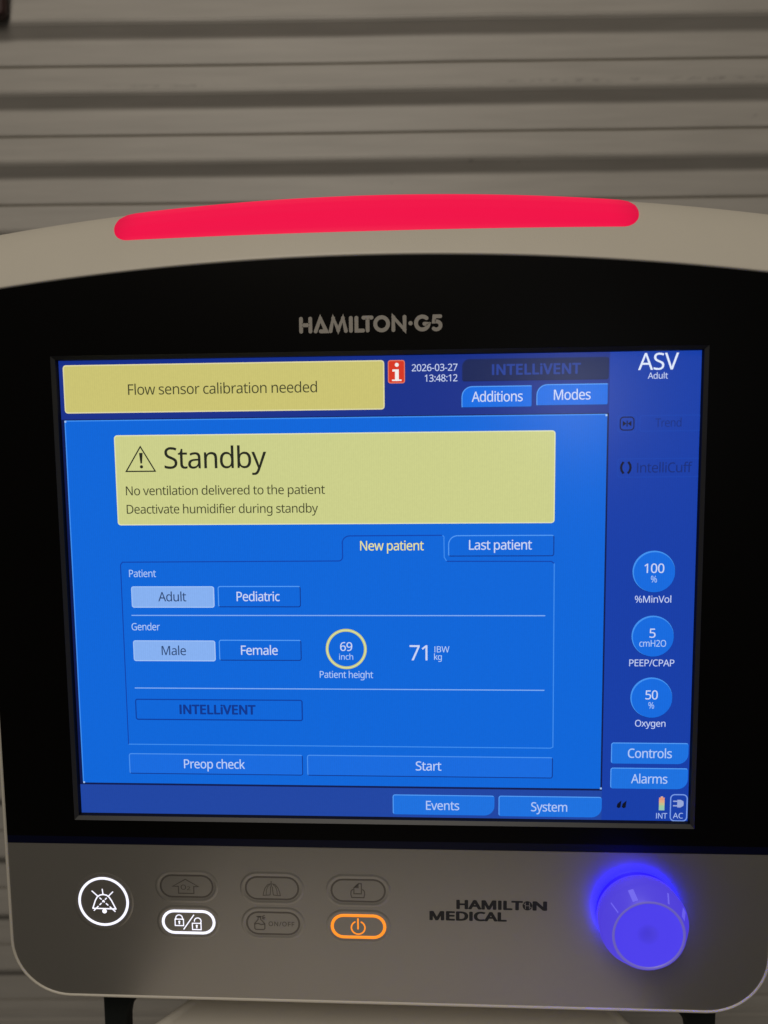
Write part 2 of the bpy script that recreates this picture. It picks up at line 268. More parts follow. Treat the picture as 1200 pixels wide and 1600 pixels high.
 't': (242, '167,-7 115,3 100,11 87,23 77,37 68,55 63,78 62,105 62,314 11,314 11,343 62,366 86,443 121,443 121,360 225,360 225,314 121,314 121,106 123,86 128,70 137,57 148,49 162,43 177,42 205,44 228,49 228,4 201,-4'),
 'u': (415, '184,-7 145,-3 111,7 86,25 68,49 57,83 53,124 53,360 113,360 113,128 122,81 149,52 193,42 228,46 256,57 276,76 288,101 296,134 299,173 299,360 358,360 358,0 310,0 301,48 298,48 285,31 269,17 250,6 229,-1 207,-5'),
 'v': (341, '136,0 0,360 63,360 140,148 151,115 162,80 169,52 171,52 179,81 190,116 201,148 278,360 341,360 204,0'),
 'w': (528, '106,1 7,361 69,361 118,169 132,110 142,61 144,61 151,89 159,125 169,158 232,361 297,361 359,158 373,108 383,62 385,62 395,108 410,169 460,361 520,361 420,1 351,1 289,203 274,258 265,299 262,299 253,258 238,203 173,1'),
 'x': (355, '12,0 142,184 18,360 85,360 178,224 270,360 336,360 212,184 343,0 276,0 178,144 79,0'),
 'y': (343, '56,-161 28,-160 7,-156 7,-109 25,-111 47,-113 66,-111 83,-105 97,-95 108,-83 119,-67 127,-49 146,-1 1,360 64,360 142,155 160,104 172,57 175,57 187,101 206,156 279,360 343,360 187,-50 174,-81 157,-109 139,-131 117,-148 89,-158'),
}

GP = {k: [[tuple(int(t) for t in q.split(',')) for q in pl.split(' ')] for pl in g.split('|')] if g else [] for k, (a, g) in GLYPHS.items()}

GLYPHS['I'] = (191, ''); GP['I'] = [[(65, 0), (65, 480), (126, 480), (126, 0)]]
_tri = {}
def glyph_tris(ch):
    """one letter's outline filled with triangles (em thousandths)"""
    if ch not in _tri:
        cu = bpy.data.curves.new('lettering', 'CURVE'); cu.dimensions = '2D'; cu.fill_mode = 'BOTH'
        for pl in GP[ch]:
            sp = cu.splines.new('POLY'); sp.points.add(len(pl) - 1); sp.use_cyclic_u = True
            for pt, q in zip(sp.points, pl): pt.co = (q[0] / 1000, q[1] / 1000, 0, 1)
        o = bpy.data.objects.new('lettering', cu)
        COL.objects.link(o); bpy.context.view_layer.update()
        me = bpy.data.meshes.new_from_object(o.evaluated_get(bpy.context.evaluated_depsgraph_get()))
        _tri[ch] = [[(me.vertices[i].co.x * 1000, me.vertices[i].co.y * 1000) for i in q.vertices] for q in me.polygons]
        bpy.data.objects.remove(o); bpy.data.curves.remove(cu); bpy.data.meshes.remove(me)
    return _tri[ch]

def text_tris(s, gap=0.0, bold=0.0):
    """triangulated lettering in em thousandths: (list of triangles, lowest x, highest x)"""
    x = 0; lo, hi = 1e9, -1e9; tris = []
    for ch in s:
        for t in glyph_tris(ch): tris.append([(q[0] + x, q[1]) for q in t])
        for pl in GP[ch]:
            lo = min(lo, min(q[0] + x for q in pl)); hi = max(hi, max(q[0] + x for q in pl))
        x += GLYPHS[ch][0] + gap
    return tris, lo, hi

def text(mb, s, x0, x1, base, cap, m, n, bold=0.0, squeeze=0.75):
    """lettering between x0 and x1 on a baseline; the letters are spaced, and a little stretched, to fill that width"""
    k = cap / 480
    _, lo, hi = text_tris(s)
    want = (x1 - x0) / k
    nat = hi - lo
    gap = (want - nat) * squeeze / max(1, len(s) - 1)
    gap = max(-25, min(60, gap))
    tr, lo, hi = text_tris(s, gap, bold)
    kx = (x1 - x0) / (hi - lo)
    # heavier weights are overprinted, each pass a hair above the last
    sh = [(0, 0)] if bold <= 0 else [(-1, 0), (1, 0), (0, .7), (0, -.7), (-.7, .5), (.7, -.5), (.7, .5), (-.7, -.5)][:4 if bold < 12 else 8]
    for q, (ax_, ay_) in enumerate(sh):
      for t in tr:
        pts = [(x0 + (x - lo + ax_ * bold) * kx, base + (y + ay_ * bold) * k, n + 0.003 * q) for x, y in t]
        a = sum(pts[i][0] * pts[(i + 1) % len(pts)][1] - pts[(i + 1) % len(pts)][0] * pts[i][1] for i in range(len(pts)))
        mb.face(pts if a > 0 else pts[::-1], m)

def thing(name, loc, label, cat, group=None):
    o = bpy.data.objects.new(name, None); COL.objects.link(o); o.location = loc
    o.empty_display_size = 0.05
    o['label'] = label; o['category'] = cat
    if group: o['group'] = group
    return o

# ================================================================== ROLLER SHUTTER behind
SL = -0.0414                                  # the shutter stands slightly skewed to the monitor
def sh_n(x): return -550.0 + SL * x
PITCH = 80.31; SZ0 = 573.0
def shutter():
    mt = mat('cream_painted_steel', (0.412, 0.385, 0.350), rough=0.5, spec=0.4)
    nt = mt.node_tree; b = nt.nodes['Principled BSDF']; L = nt.links.new
    tc = nt.nodes.new('ShaderNodeTexCoord')
    mp = nt.nodes.new('ShaderNodeMapping'); mp.inputs['Scale'].default_value = (1.2, 1.0, 14.0)
    nz = nt.nodes.new('ShaderNodeTexNoise'); nz.inputs['Scale'].default_value = 7; nz.inputs['Detail'].default_value = 6
    L(tc.outputs['Object'], mp.inputs[0]); L(mp.outputs[0], nz.inputs['Vector'])
    r1 = nt.nodes.new('ShaderNodeMapRange'); r1.inputs[1].default_value = .3; r1.inputs[2].default_value = .7; r1.inputs[3].default_value = .93; r1.inputs[4].default_value = 1.06
    L(nz.outputs['Fac'], r1.inputs[0])
    # black rub marks: short dashes of dirt along one slat's lower edge
    sx = nt.nodes.new('ShaderNodeSeparateXYZ'); L(tc.outputs['Object'], sx.inputs[0])
    mp2 = nt.nodes.new('ShaderNodeMapping'); mp2.inputs['Scale'].default_value = (110.0, 1.0, 170.0)
    n2 = nt.nodes.new('ShaderNodeTexNoise'); n2.inputs['Scale'].default_value = 1.0; n2.inputs['Detail'].default_value = 5
    L(tc.outputs['Object'], mp2.inputs[0]); L(mp2.outputs[0], n2.inputs['Vector'])
    mp3 = nt.nodes.new('ShaderNodeMapping'); mp3.inputs['Scale'].default_value = (4.2, 1.0, 3.0); mp3.inputs['Location'].default_value = (0.35, 0, 0)
    n3 = nt.nodes.new('ShaderNodeTexNoise'); n3.inputs['Scale'].default_value = 1.0; n3.inputs['Detail'].default_value = 1
    L(tc.outputs['Object'], mp3.inputs[0]); L(mp3.outputs[0], n3.inputs['Vector'])
    def mth(op, a, bb, cl=False):
        q = nt.nodes.new('ShaderNodeMath'); q.operation = op; q.use_clamp = cl
        for i, t in enumerate((a, bb)):
            if isinstance(t, (int, float)): q.inputs[i].default_value = t
            else: L(t, q.inputs[i])
        return q.outputs[0]
    zline = (SZ0 - PITCH + 15.0) / 1000 + ZP
    band = mth('SUBTRACT', 1.0, mth('DIVIDE', mth('ABSOLUTE', mth('SUBTRACT', sx.outputs[2], zline), 0), 0.0034), True)
    sp = mth('MULTIPLY', mth('SUBTRACT', n2.outputs['Fac'], 0.48), 7.0, True)
    pt = mth('MULTIPLY', mth('SUBTRACT', n3.outputs['Fac'], 0.42), 9.0, True)
    dirt = mth('MULTIPLY', mth('MULTIPLY', band, sp), mth('MULTIPLY', pt, 0.42))
    n4 = nt.nodes.new('ShaderNodeTexNoise'); n4.inputs['Scale'].default_value = 38; n4.inputs['Detail'].default_value = 2
    L(tc.outputs['Object'], n4.inputs['Vector'])
    speck = mth('MULTIPLY', mth('SUBTRACT', n4.outputs['Fac'], 0.735), 14.0, True)
    dirt = mth('MAXIMUM', dirt, mth('MULTIPLY', speck, 0.5))
    fac = mth('MULTIPLY', r1.outputs[0], mth('SUBTRACT', 1.0, dirt))
    sc = nt.nodes.new('ShaderNodeVectorMath'); sc.operation = 'SCALE'; sc.inputs[0].default_value = (0.412, 0.385, 0.350)
    L(fac, sc.inputs['Scale']); L(sc.outputs[0], b.inputs['Base Color'])
    # the narrow grooves are a darker brown: a material of their own
    gm = mat('brown_groove', (0.27, 0.23, 0.155), rough=0.8)
    xs = [-1500 + 30 * i for i in range(101)]
    def wob(x, v):
        return 1.6 * noise.noise(Vector((x * 0.0032, v * 0.0021, 3.1))) + 0.7 * noise.noise(Vector((x * 0.011, v * 0.004, 9.4)))
    prof = []                                   # (height, out, is_groove) from the top down
    k0, k1 = -8, 15
    for k in range(k0, k1 + 1):
        z = SZ0 - k * PITCH
        prof += [(z + 10.0, 10.4, 0), (z + 7.5, 10.3, 0), (z + 5.2, 9.2, 0), (z - 4.6, 1.4, 0), (z - 7.0, 0.2, 0), (z - 9.5, 0.0, 0)]
        g = z - PITCH / 2
        prof += [(g + 2.6, 4.2, 0), (g + 1.4, 4.1, 1), (g + 0.6, 2.7, 1), (g - 0.6, 2.7, 1), (g - 1.6, 4.4, 0), (g - 3.0, 4.7, 0)]
    zb = prof[-1][0]
    for dz, o, g in ((-9, 6.5, 0), (-10.5, 3.5, 1), (-12, 3.5, 1), (-13.5, 7, 0), (-20, 7.4, 0), (-21.5, 4, 1), (-23, 4, 1), (-25, 9, 0), (-36, 10, 0), (-40, 3, 1), (-46, 3, 1), (-50, 22, 0), (-95, 22, 0), (-99, 10, 0)):
        prof.append((zb + dz, o, g))
    mb = MB()
    rows = [[(x, v, sh_n(x) + o + wob(x, v)) for x in xs] for v, o, _ in prof]
    for i in range(len(rows) - 1):
        mb.grid([rows[i], rows[i + 1]], gm if (prof[i][2] and prof[i + 1][2]) else mt, smooth=False, flip=True)
    o = mb.build('roller_shutter', None, merge=False)
    o['label'] = 'cream ribbed metal roller shutter with brown grooves behind the monitor'; o['category'] = 'shutter'
    sm = o.modifiers.new('thickness', 'SOLIDIFY'); sm.thickness = 0.0015; sm.offset = 1
    return o
shutter()

# dark fixture that pokes into the picture's upper corner, fixed against the shutter
def fixture():
    mb = MB()
    x0, x1, v0, v1 = -530.0, -459.0, 580.5, 730.0
    a = rrect(x0, v0, x1, v1, 9.0)
    n1, n0 = sh_n(-500) + 24, sh_n(-500) + 15
    mb.grid([[(x, v, n0) for x, v in a], [(x, v, n1 - 2) for x, v in a], [(x, v, n1) for x, v in inset(a, 2.0)]], M['maroon'], close=True)
    mb.face([(x, v, n1) for x, v in inset(a, 2.0)], M['maroon'])
    o = mb.build('wall_box', None)
    o['label'] = 'dark maroon box with rounded corner on the shutter, cut off by the frame'; o['category'] = 'box'
fixture()

# ================================================================== CABINET below the monitor
def cabinet():
    top = -250.0
    root = thing('equipment_cabinet', W(5, -1290, 40), 'pale grey cabinet whose flat top shows under the monitor', 'cabinet')
    back = [(-60, -78), (-88, -70), (-105, -57), (-118.7, -39.7), (-131.4, -23.5), (-141, -5), (-147, 25), (-148, 60), (-148, 175)]
    rght = [(150, 175), (152, 60), (150, 25), (146, -8), (138.2, -32.7), (133.7, -41.3), (122, -57), (104, -71), (80, -78)]
    plan = back + rght                          # (x, out) seen from above
    def loop(v, d):
        q = inset([(x, n) for x, n in plan], d)
        return [(x, v, n) for x, n in q]
    mb = MB()
    # counter-clockwise orientation of the plan decides which way inset moves
    area2 = sum(plan[i][0] * plan[(i + 1) % len(plan)][1] - plan[(i + 1) % len(plan)][0] * plan[i][1] for i in range(len(plan)))
    s = 1 if area2 > 0 else -1
    rows = [loop(top - 60, 0.0), loop(top - 3, 0.0), loop(top - 0.9, 0.8 * s), loop(top, 2.4 * s), loop(top, 4.6 * s), loop(top - 1.2, 5.4 * s), loop(top - 1.2, 7 * s)]
    mb.grid(rows, M['cabinet'], close=True)
    mb.face(loop(top - 1.2, 7 * s), M['cabinet'])
    mb.build('top_cover', root, merge=True)
    mb = MB()
    rows = [loop(-1285, 6 * s), loop(top - 60.2, 6 * s)]
    mb.grid(rows, M['cabinet'], close=True); mb.face(loop(-1285, 6 * s), M['cabinet']); mb.face(loop(top - 60.2, 6 * s), M['cabinet'])
    mb.build('cabinet_body', root, merge=True)
cabinet()

# ================================================================== MONITOR
mon = thing('ventilator_monitor', W(0, -214, -45),
            'grey and white ventilator monitor with red alarm bar, blue screen and lit blue knob', 'medical monitor')

# ---- front outline: straight sides, rounded bottom corners, arched top
SIDE, BOT, RB, RT = 192.0, -212.4, 29.0, 9.0
def top_arc(x): return 159.0 - 11.6 * (x / 179.0) ** 2
def outline(side=SIDE, bot=BOT, rb=RB, v_split=None):
    """counter-clockwise from the lower left; returns (x, v, weight of the crown)"""
    p = arc(-side + rb, bot + rb, rb, 180, 270, 14) + arc(side - rb, bot + rb, rb, 270, 360, 14)
    ts = side + 15.0                             # the shoulders flare a little towards the top
    def fl(v):
        t = max(0.0, min(1.0, (v - 5.0) / 125.0)); return side + (ts - side) * t * t * (3 - 2 * t)
    xr = ts - RT
    vr = top_arc(xr)
    v_hi = vr - RT
    up = [(fl(v), v) for v in [bot + rb + (v_hi - bot - rb) * t for t in (.12, .25, .4, .5, .58, .66, .72, .78, .84, .9, .95, 1.0)]]
    a0, a1 = 0.0, 90.0 - math.degrees(math.atan(2 * 11.6 * xr / 179.0 ** 2))
    cor = [(xr + RT * math.cos(math.radians(a)), vr - RT + RT * math.sin(math.radians(a))) for a in [a1 * i / 13 for i in range(1, 13)]]
    crown = [(xr - 2 * xr * i / 64, top_arc(xr - 2 * xr * i / 64)) for i in range(65)]
    left = [(-x, y) for x, y in reversed(up + cor)]
    return p + up + cor + crown + left
OUT = outline()
def crown_w(i):
    p0, p1 = Vector(OUT[i - 1]), Vector(OUT[(i + 1) % len(OUT)])
    d = (p1 - p0).normalized(); nv = -d.x        # outward normal's upward share (counter-clockwise)
    t = max(0.0, min(1.0, (nv - 0.05) / 0.85)); return t * t * (3 - 2 * t)
# (out n, rise of the crown, swell of the sides)
PROF = [(0.0, 0.0, 0.0), (0.7, 0.5, 0.35), (0.75, 1.2, 1.0), (0.2, 2.2, 1.7), (-1.5, 5.0, 2.1), (-4, 9.2, 2.3), (-7.5, 14.2, 2.6), (-12, 20.0, 3.2), (-18, 26.6, 4.5), (-26, 33.6, 6.5), (-33, 37.8, 8.0), (-40, 40.9, 9.2), (-50, 43.6, 10.2), (-62, 45.2, 10.5), (-80, 45.4, 8.0), (-100, 43.0, 0.0)]
def prof_at(n):
    for (a, b, c), (d, e, f) in zip(PROF[3:], PROF[4:]):
        if a >= n >= d:
            t = (a - n) / (a - d); return b + (e - b) * t
    return PROF[-1][1]
def loops():
    W8 = [crown_w(i) for i in range(len(OUT))]
    rows = []
    for n, up, side in PROF:
        r = []
        for i, (x, v) in enumerate(OUT):
            p0, p1 = Vector(OUT[i - 1]), Vector(OUT[(i + 1) % len(OUT)])
            d = (p1 - p0).normalized(); nx, nv = d.y, -d.x
            w = W8[i]; s = side if nv > -0.3 else min(side, 2.0)
            r.append((x + nx * s * (1 - w), v + nv * s * (1 - w) + w * up, n))
        rows.append(r)
    return rows
mb = MB(); rows = loops()
mb.grid(rows, M['shell'], close=True)
cxy = (0, -20)
back = [[(cxy[0] + (x - cxy[0]) * k, cxy[1] + (v - cxy[1]) * k, n) for x, v, _ in rows[-1]] for k, n in ((0.96, -108), (0.86, -112))]
mb.grid([rows[-1]] + back, M['shell'], close=True)
mb.face(back[-1], M['shell'])
mb.build('housing', mon, merge=True)

# ---- black front glass with an opening for the display, and the grey control panel
FX0, FX1, FV0, FV1 = -156.0, 154.3, -117.2, 115.7
SPLIT, TRIM = -129.9, -126.0
inner = inset(OUT, 0.15)
def clip(poly, v, above):
    out = []
    for i in range(len(poly)):
        a, b = poly[i], poly[(i + 1) % len(poly)]
        ia, ib = (a[1] >= v) == above, (b[1] >= v) == above
        if ia: out.append(a)
        if ia != ib:
            t = (v - a[1]) / (b[1] - a[1]); out.append((a[0] + (b[0] - a[0]) * t, v))
    return out
def ring_face(mb, outer, hole, m, n):
    """flat face with one rectangular hole, cut into strips"""
    x0, x1, v0, v1 = hole
    def clipx(poly, x, right):
        out = []
        for i in range(len(poly)):
            a, b = poly[i], poly[(i + 1) % len(poly)]
            ia, ib = (a[0] >= x) == right, (b[0] >= x) == right
            if ia: out.append(a)
            if ia != ib:
                t = (x - a[0]) / (b[0] - a[0]); out.append((x, a[1] + (b[1] - a[1]) * t))
        return out
    for pl in (clip(outer, v1, True), clip(outer, v0, False),
               clipx(clip(clip(outer, v1, False), v0, True), x0, False), clipx(clip(clip(outer, v1, False), v0, True), x1, True)):
        if len(pl) > 2: mb.face([(x, v, n) for x, v in pl], m)
mb = MB()
ring_face(mb, clip(inner, TRIM, True), (FX0, FX1, FV0, FV1), M['black'], 0.35)
g = mb.build('front_glass', mon)
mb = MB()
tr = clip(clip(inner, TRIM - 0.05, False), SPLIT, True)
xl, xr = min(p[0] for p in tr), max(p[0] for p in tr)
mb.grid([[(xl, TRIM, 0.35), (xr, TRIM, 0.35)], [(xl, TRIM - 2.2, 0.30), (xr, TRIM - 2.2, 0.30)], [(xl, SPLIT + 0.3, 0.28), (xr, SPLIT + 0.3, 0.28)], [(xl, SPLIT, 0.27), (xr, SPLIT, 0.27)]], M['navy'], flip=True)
mb.build('blue_reflection_strip', mon)
mb = MB()
gp = clip(inner, SPLIT - 0.15, False)
mb.face([(x, v, 0.30) for x, v in gp], M['grey'])
mb.build('control_panel', mon)

# ---- display frame: sloping grey lip and black walls down to the display
mb = MB()
def rect(d, n, k=0.0): return [(FX0 + d, FV0 + d, n), (FX1 - d, FV0 + d, n), (FX1 - d, FV1 - d, n), (FX0 + d, FV1 - d, n)]
mb.grid([rect(0, 0.35), rect(0.15, 0.2), rect(1.7, -0.9)], M['lip'], close=True, smooth=False)
mb.grid([rect(1.7, -0.9), rect(1.85, -3.6)], M['well'], close=True, smooth=False)
mb.build('display_frame', mon)

# ---- display: everything below is drawn by the lit screen
SN = -3.5; KS = (328.545 - SN) / 328.545
def S(x, v): return (19.06 + (x - 19.06) * KS, 69.21 + (v - 69.21) * KS)
class SB(MB):
    """screen builder: positions are read on the glass plane and set back to the display's own depth"""
    def build(s, name, parent=None, **k):
        s.v = [(*S(p[0], p[1]), SN + p[2]) for p in s.v]
        return MB.build(s, name, parent, **k)
    def poly(s, pts, m, layer):
        s.face([(x, v, layer * 0.06) for x, v in pts], m)

NAVY, SIDEBAR, MAIN, BOTTOM = px(20, 46, 136), px(17, 60, 166), px(4, 101, 216), px(28, 68, 162)
LIGHT, DARKL, TXT, FILL, SEL = px(84, 156, 244), px(8, 52, 140), px(202, 214, 244), px(10, 108, 226), px(134, 176, 240)
YEL, YEL2, INK, INK2 = px(202, 194, 114), px(203, 206, 138), px(58, 58, 34), px(34, 36, 26)
sb = SB()
sb.poly([(-157, -118.5), (157, -118.5), (157, 117), (-157, 117)], px(6, 8, 22), -2)
sb.poly([(-152.2, 85.4), (109.4, 85.4), (109.4, 114.1), (-152.2, 114.1)], NAVY, 0)
sb.poly([(109.4, -114.1), (152.1, -114.1), (152.1, 114.1), (109.4, 114.1)], SIDEBAR, 0)
sb.poly([(-152.2, -114.1), (109.4, -114.1), (109.4, -98.4), (-152.2, -98.4)], BOTTOM, 0)
sb.poly([(-152.2, -98.4), (109.4, -98.4), (109.4, 85.4), (-152.2, 85.4)], px(6, 22, 78), 0)
sb.poly([(-150.4, -97.4), (108.6, -97.4), (108.6, 84.7), (-150.4, 84.7)], MAIN, 1)
stroke(sb, [(-150.4, -97.0), (-150.4, 84.7), (108.3, 84.7)], 0.55, px(60, 140, 240), 0.10)
for x, v in ((-150.2, 84.4), (108.2, 84.3), (108.8, -97.2), (-150.1, -97.2)):
    sb.poly([(x - .45, v - .45), (x + .45, v - .45), (x + .45, v + .45), (x - .45, v + .45)], px(160, 194, 240), 3)
scr = sb.build('screen', mon)

def banner(name, x0, v0, x1, v1, m, rim, fn):
    b = SB(); o = rrect(x0, v0, x1, v1, 1.6)
    b.poly(o, rim, 2); b.poly(inset(o, 0.55), m, 3); fn(b); return b.build(name, scr)
banner('message_banner', -150.2, 88.3, 4.6, 111.3, YEL, px(222, 216, 165),
       lambda b: text(b, 'Flow sensor calibration needed', -118.6, -27.4, 96.8, 5.0, INK, 0.26))
def standby(b):
    text(b, 'Standby', -102.2, -52.5, 61.3, 10.2, INK2, 0.26, bold=2)
    text(b, 'No ventilation delivered to the patient', -121.8, -24.5, 48.5, 4.35, INK, 0.26, bold=1)
    text(b, 'Deactivate humidifier during standby', -121.8, -28.0, 39.5, 4.35, INK, 0.26, bold=1)
    stroke(b, [(-121.2, 60.1), (-106.9, 60.1), (-113.8, 72.0)], 0.62, INK2, 0.26, closed=True)
    b.poly([(-114.2, 68.9), (-113.2, 68.9), (-113.25, 63.6), (-114.15, 63.6)][::-1] if False else [(-113.25, 63.9), (-112.75, 69.0), (-114.55, 69.0), (-114.05, 63.9)], INK2, 4)
    b.poly(circle(-113.6, 62.3, 0.8, 14), INK2, 4)
banner('standby_banner', -126.6, 33.8, 84.8, 77.6, YEL2, px(222, 226, 180), standby)

b = SB(); o = rrect(6.3, 100.4, 14.3, 111.2, 1.2)
b.poly(o, px(226, 120, 90), 2); b.poly(inset(o, 0.45), px(214, 52, 30), 3)
W_ = px(242, 236, 232)
b.poly(circle(10.5, 109.0, 0.95, 16), W_, 4)
b.poly([(9.6, 102.2), (11.4, 102.2), (11.4, 106.9), (9.6, 106.9)], W_, 4)
b.poly([(8.4, 105.9), (9.6, 105.9), (9.6, 106.9), (8.4, 106.9)], W_, 4)
b.poly([(8.2, 101.5), (12.7, 101.5), (12.7, 102.2), (8.2, 102.2)], W_, 4)
b.build('info_icon', scr)

b = SB()
text(b, '2026-03-27', 17.5, 38.9, 105.9, 3.2, TXT, 0.12, bold=1)
text(b, '13:48:12', 23.6, 38.9, 101.0, 3.2, TXT, 0.12, bold=1)
b.build('clock_readout', scr)

def button(name, x0, v0, x1, v1, label, tx0, tx1, base, cap, fill=FILL, txt=TXT, r=1.2, edge=LIGHT, edge2=DARKL, bold=4, ew=0.45):
    b = SB(); o = rrect(x0, v0, x1, v1, r)
    b.poly(o, fill, 2)
    stroke(b, inset(o, ew / 2), ew, edge, 0.18, closed=True, m2=edge2)
    text(b, label, tx0, tx1, base, cap, txt, 0.24, bold=bold)
    return b.build(name, scr)
TL = (1.0, 1.0, 5.0, 1.0); BR = (5.0, 1.2, 1.2, 1.2)
button('logo_button', 41.0, 100.8, 108.9, 111.2, 'INTELLiVENT', 55.2, 95.8, 103.7, 4.7, fill=px(20, 34, 84), txt=px(34, 62, 150), r=(1.2, 1.2, 3.5, 1.2), edge=px(20, 38, 100), edge2=px(18, 30, 80), bold=24)
button('screen_button', 40.8, 88.4, 73.9, 98.6, 'Additions', 45.6, 69.3, 91.3, 4.7, r=TL)
button('screen_button', 75.7, 88.9, 109.0, 99.0, 'Modes', 83.8, 100.7, 91.7, 4.7, r=TL)
button('screen_button', 34.4, 17.9, 84.8, 28.2, 'Last patient', 44.4, 74.2, 21.2, 4.6, fill=MAIN, r=(1.2, 1.2, 4.5, 1.2))
button('screen_button', -121.4, -7.1, -80.0, 3.55, 'Adult', -107.9, -94.0, -3.9, 4.6, fill=SEL, txt=px(40, 66, 110), edge=px(160, 196, 246), edge2=px(170, 200, 246), bold=3)
button('screen_button', -78.2, -6.9, -37.3, 3.65, 'Pediatric', -68.9, -47.7, -3.8, 4.6, fill=MAIN)
button('screen_button', -121.6, -34.1, -80.3, -23.6, 'Male', -107.3, -95.1, -31.0, 4.6, fill=SEL, txt=px(40, 66, 110), edge=px(160, 196, 246), edge2=px(170, 200, 246), bold=3)
button('screen_button', -78.5, -33.7, -37.5, -23.2, 'Female', -67.5, -49.3, -30.7, 4.6, fill=MAIN)
button('logo_button', -121.9, -64.3, -37.5, -53.4, 'INTELLiVENT', -99.2, -61.3, -61.0, 4.6, fill=MAIN, txt=px(6, 52, 140), edge=px(4, 62, 160), edge2=px(4, 58, 154), bold=27, ew=0.6)
button('screen_button', -126.3, -92.4, -38.0, -81.7, 'Preop check', -98.2, -67.3, -89.2, 4.6, fill=px(18, 106, 222), txt=px(186, 206, 246), edge=px(76, 146, 238))
button('screen_button', -35.9, -92.4, 85.4, -81.6, 'Start', 18.2, 30.8, -89.0, 4.6, fill=px(18, 106, 222), txt=px(186, 206, 246), edge=px(76, 146, 238))
F2 = px(24, 112, 222); T2 = px(176, 200, 246)
button('screen_button', 6.6, -111.9, 57.0, -101.6, 'Events', 23.2, 39.6, -109.3, 4.6, fill=F2, txt=T2, r=BR, edge2=F2)
button('screen_button', 59.0, -112.1, 109.4, -101.55, 'System', 75.0, 92.6, -109.3, 4.6, fill=F2, txt=T2, r=BR, edge2=F2)
button('screen_button', 113.4, -84.4, 150.4, -73.8, 'Controls', 121.5, 142.5, -81.4, 4.6, fill=F2, txt=T2, r=BR, edge2=F2)
button('screen_button', 113.3, -97.1, 150.5, -86.5, 'Alarms', 123.3, 140.7, -94.3, 4.6, fill=F2, txt=T2, r=BR, edge2=F2)
gb = px(19, 66, 172)
button('screen_button', 123.4, 76.5, 151.7, 84.1, 'Trend', 130.7, 142.6, 78.6, 3.9, fill=SIDEBAR, txt=px(16, 44, 124), edge=gb, edge2=gb, bold=0)
b = SB(); o = rrect(113.6, 76.4, 122.0, 84.1, 1.2); stroke(b, o, 0.4, gb, 0.1, closed=True)
K1 = px(6, 12, 44)
stroke(b, rrect(114.6, 77.3, 120.9, 83.3, 1.6), 0.5, K1, 0.16, closed=True)
for sx in (-1, 1):
    b.poly([(117.75 + sx * 2.0, 81.6), (117.75 + sx * 0.3, 80.3), (117.75 + sx * 2.0, 79.0)][::-sx], K1, 3)
b.poly([(117.5, 78.9), (118.0, 78.9), (118.0, 81.7), (117.5, 81.7)], K1, 4)
b.build('freeze_icon', scr)
b = SB(); stroke(b, rrect(113.9, 55.3, 151.6, 63.9, 1.2), 0.4, gb, 0.1, closed=True)
text(b, 'IntelliCuff', 122.8, 148.2, 57.4, 4.6, px(15, 42, 120), 0.16, bold=2)
for sx in (-1, 1):
    stroke(b, [(117.6 + sx * 1.1, 62.5), (117.6 + sx * 2.0, 61.0), (117.6 + sx * 2.2, 59.7), (117.6 + sx * 1.9, 58.4), (117.6 + sx * 1.0, 57.0)], 1.05, K1, 0.16)
b.build('cuff_icon', scr)

# patient card: tab outline, captions, rules
b = SB()
dk, lt = px(8, 64, 168), px(64, 142, 238)
stroke(b, [(-126.2, -77.0), (-126.2, 14.2), (-125.2, 15.6), (-20.5, 15.9)] + arc(-18.5, 17.9, 2.0, -90, 0, 5) + [(-16.5, 24.5)] + arc(-13.0, 24.5, 3.6, 180, 90, 6) + [(31.4, 28.2)], 0.5, dk, 0.12)
stroke(b, [(31.8, 28.1), (32.4, 27.4), (32.5, 17.6), (33.6, 15.8)], 0.45, lt, 0.12)
stroke(b, [(33.6, 15.6), (83.6, 15.4), (84.8, 14.4)], 0.5, dk, 0.12)
stroke(b, [(84.9, 14.4), (85.3, -76.4), (84.2, -77.0), (-126.2, -77.0)], 0.45, lt, 0.12)
for v in (-11.0, -47.9): stroke(b, [(-121.8, v), (80.9, v)], 0.5, px(128, 174, 242), 0.12)
text(b, 'New patient', -7.9, 22.7, 21.0, 4.6, px(230, 226, 150), 0.12, bold=4)
text(b, 'Patient', -122.1, -108.7, 8.2, 3.6, px(176, 204, 248), 0.12)
text(b, 'Gender', -122.0, -107.8, -18.5, 3.6, px(176, 204, 248), 0.12)
text(b, '71', 15.6, 24.2, -33.2, 7.5, TXT, 0.12, bold=3)
text(b, 'IBW', 27.7, 34.9, -29.2, 3.0, px(180, 206, 248), 0.12)
text(b, 'kg', 27.5, 31.2, -32.9, 3.0, px(180, 206, 248), 0.12)
b.build('patient_card', scr)

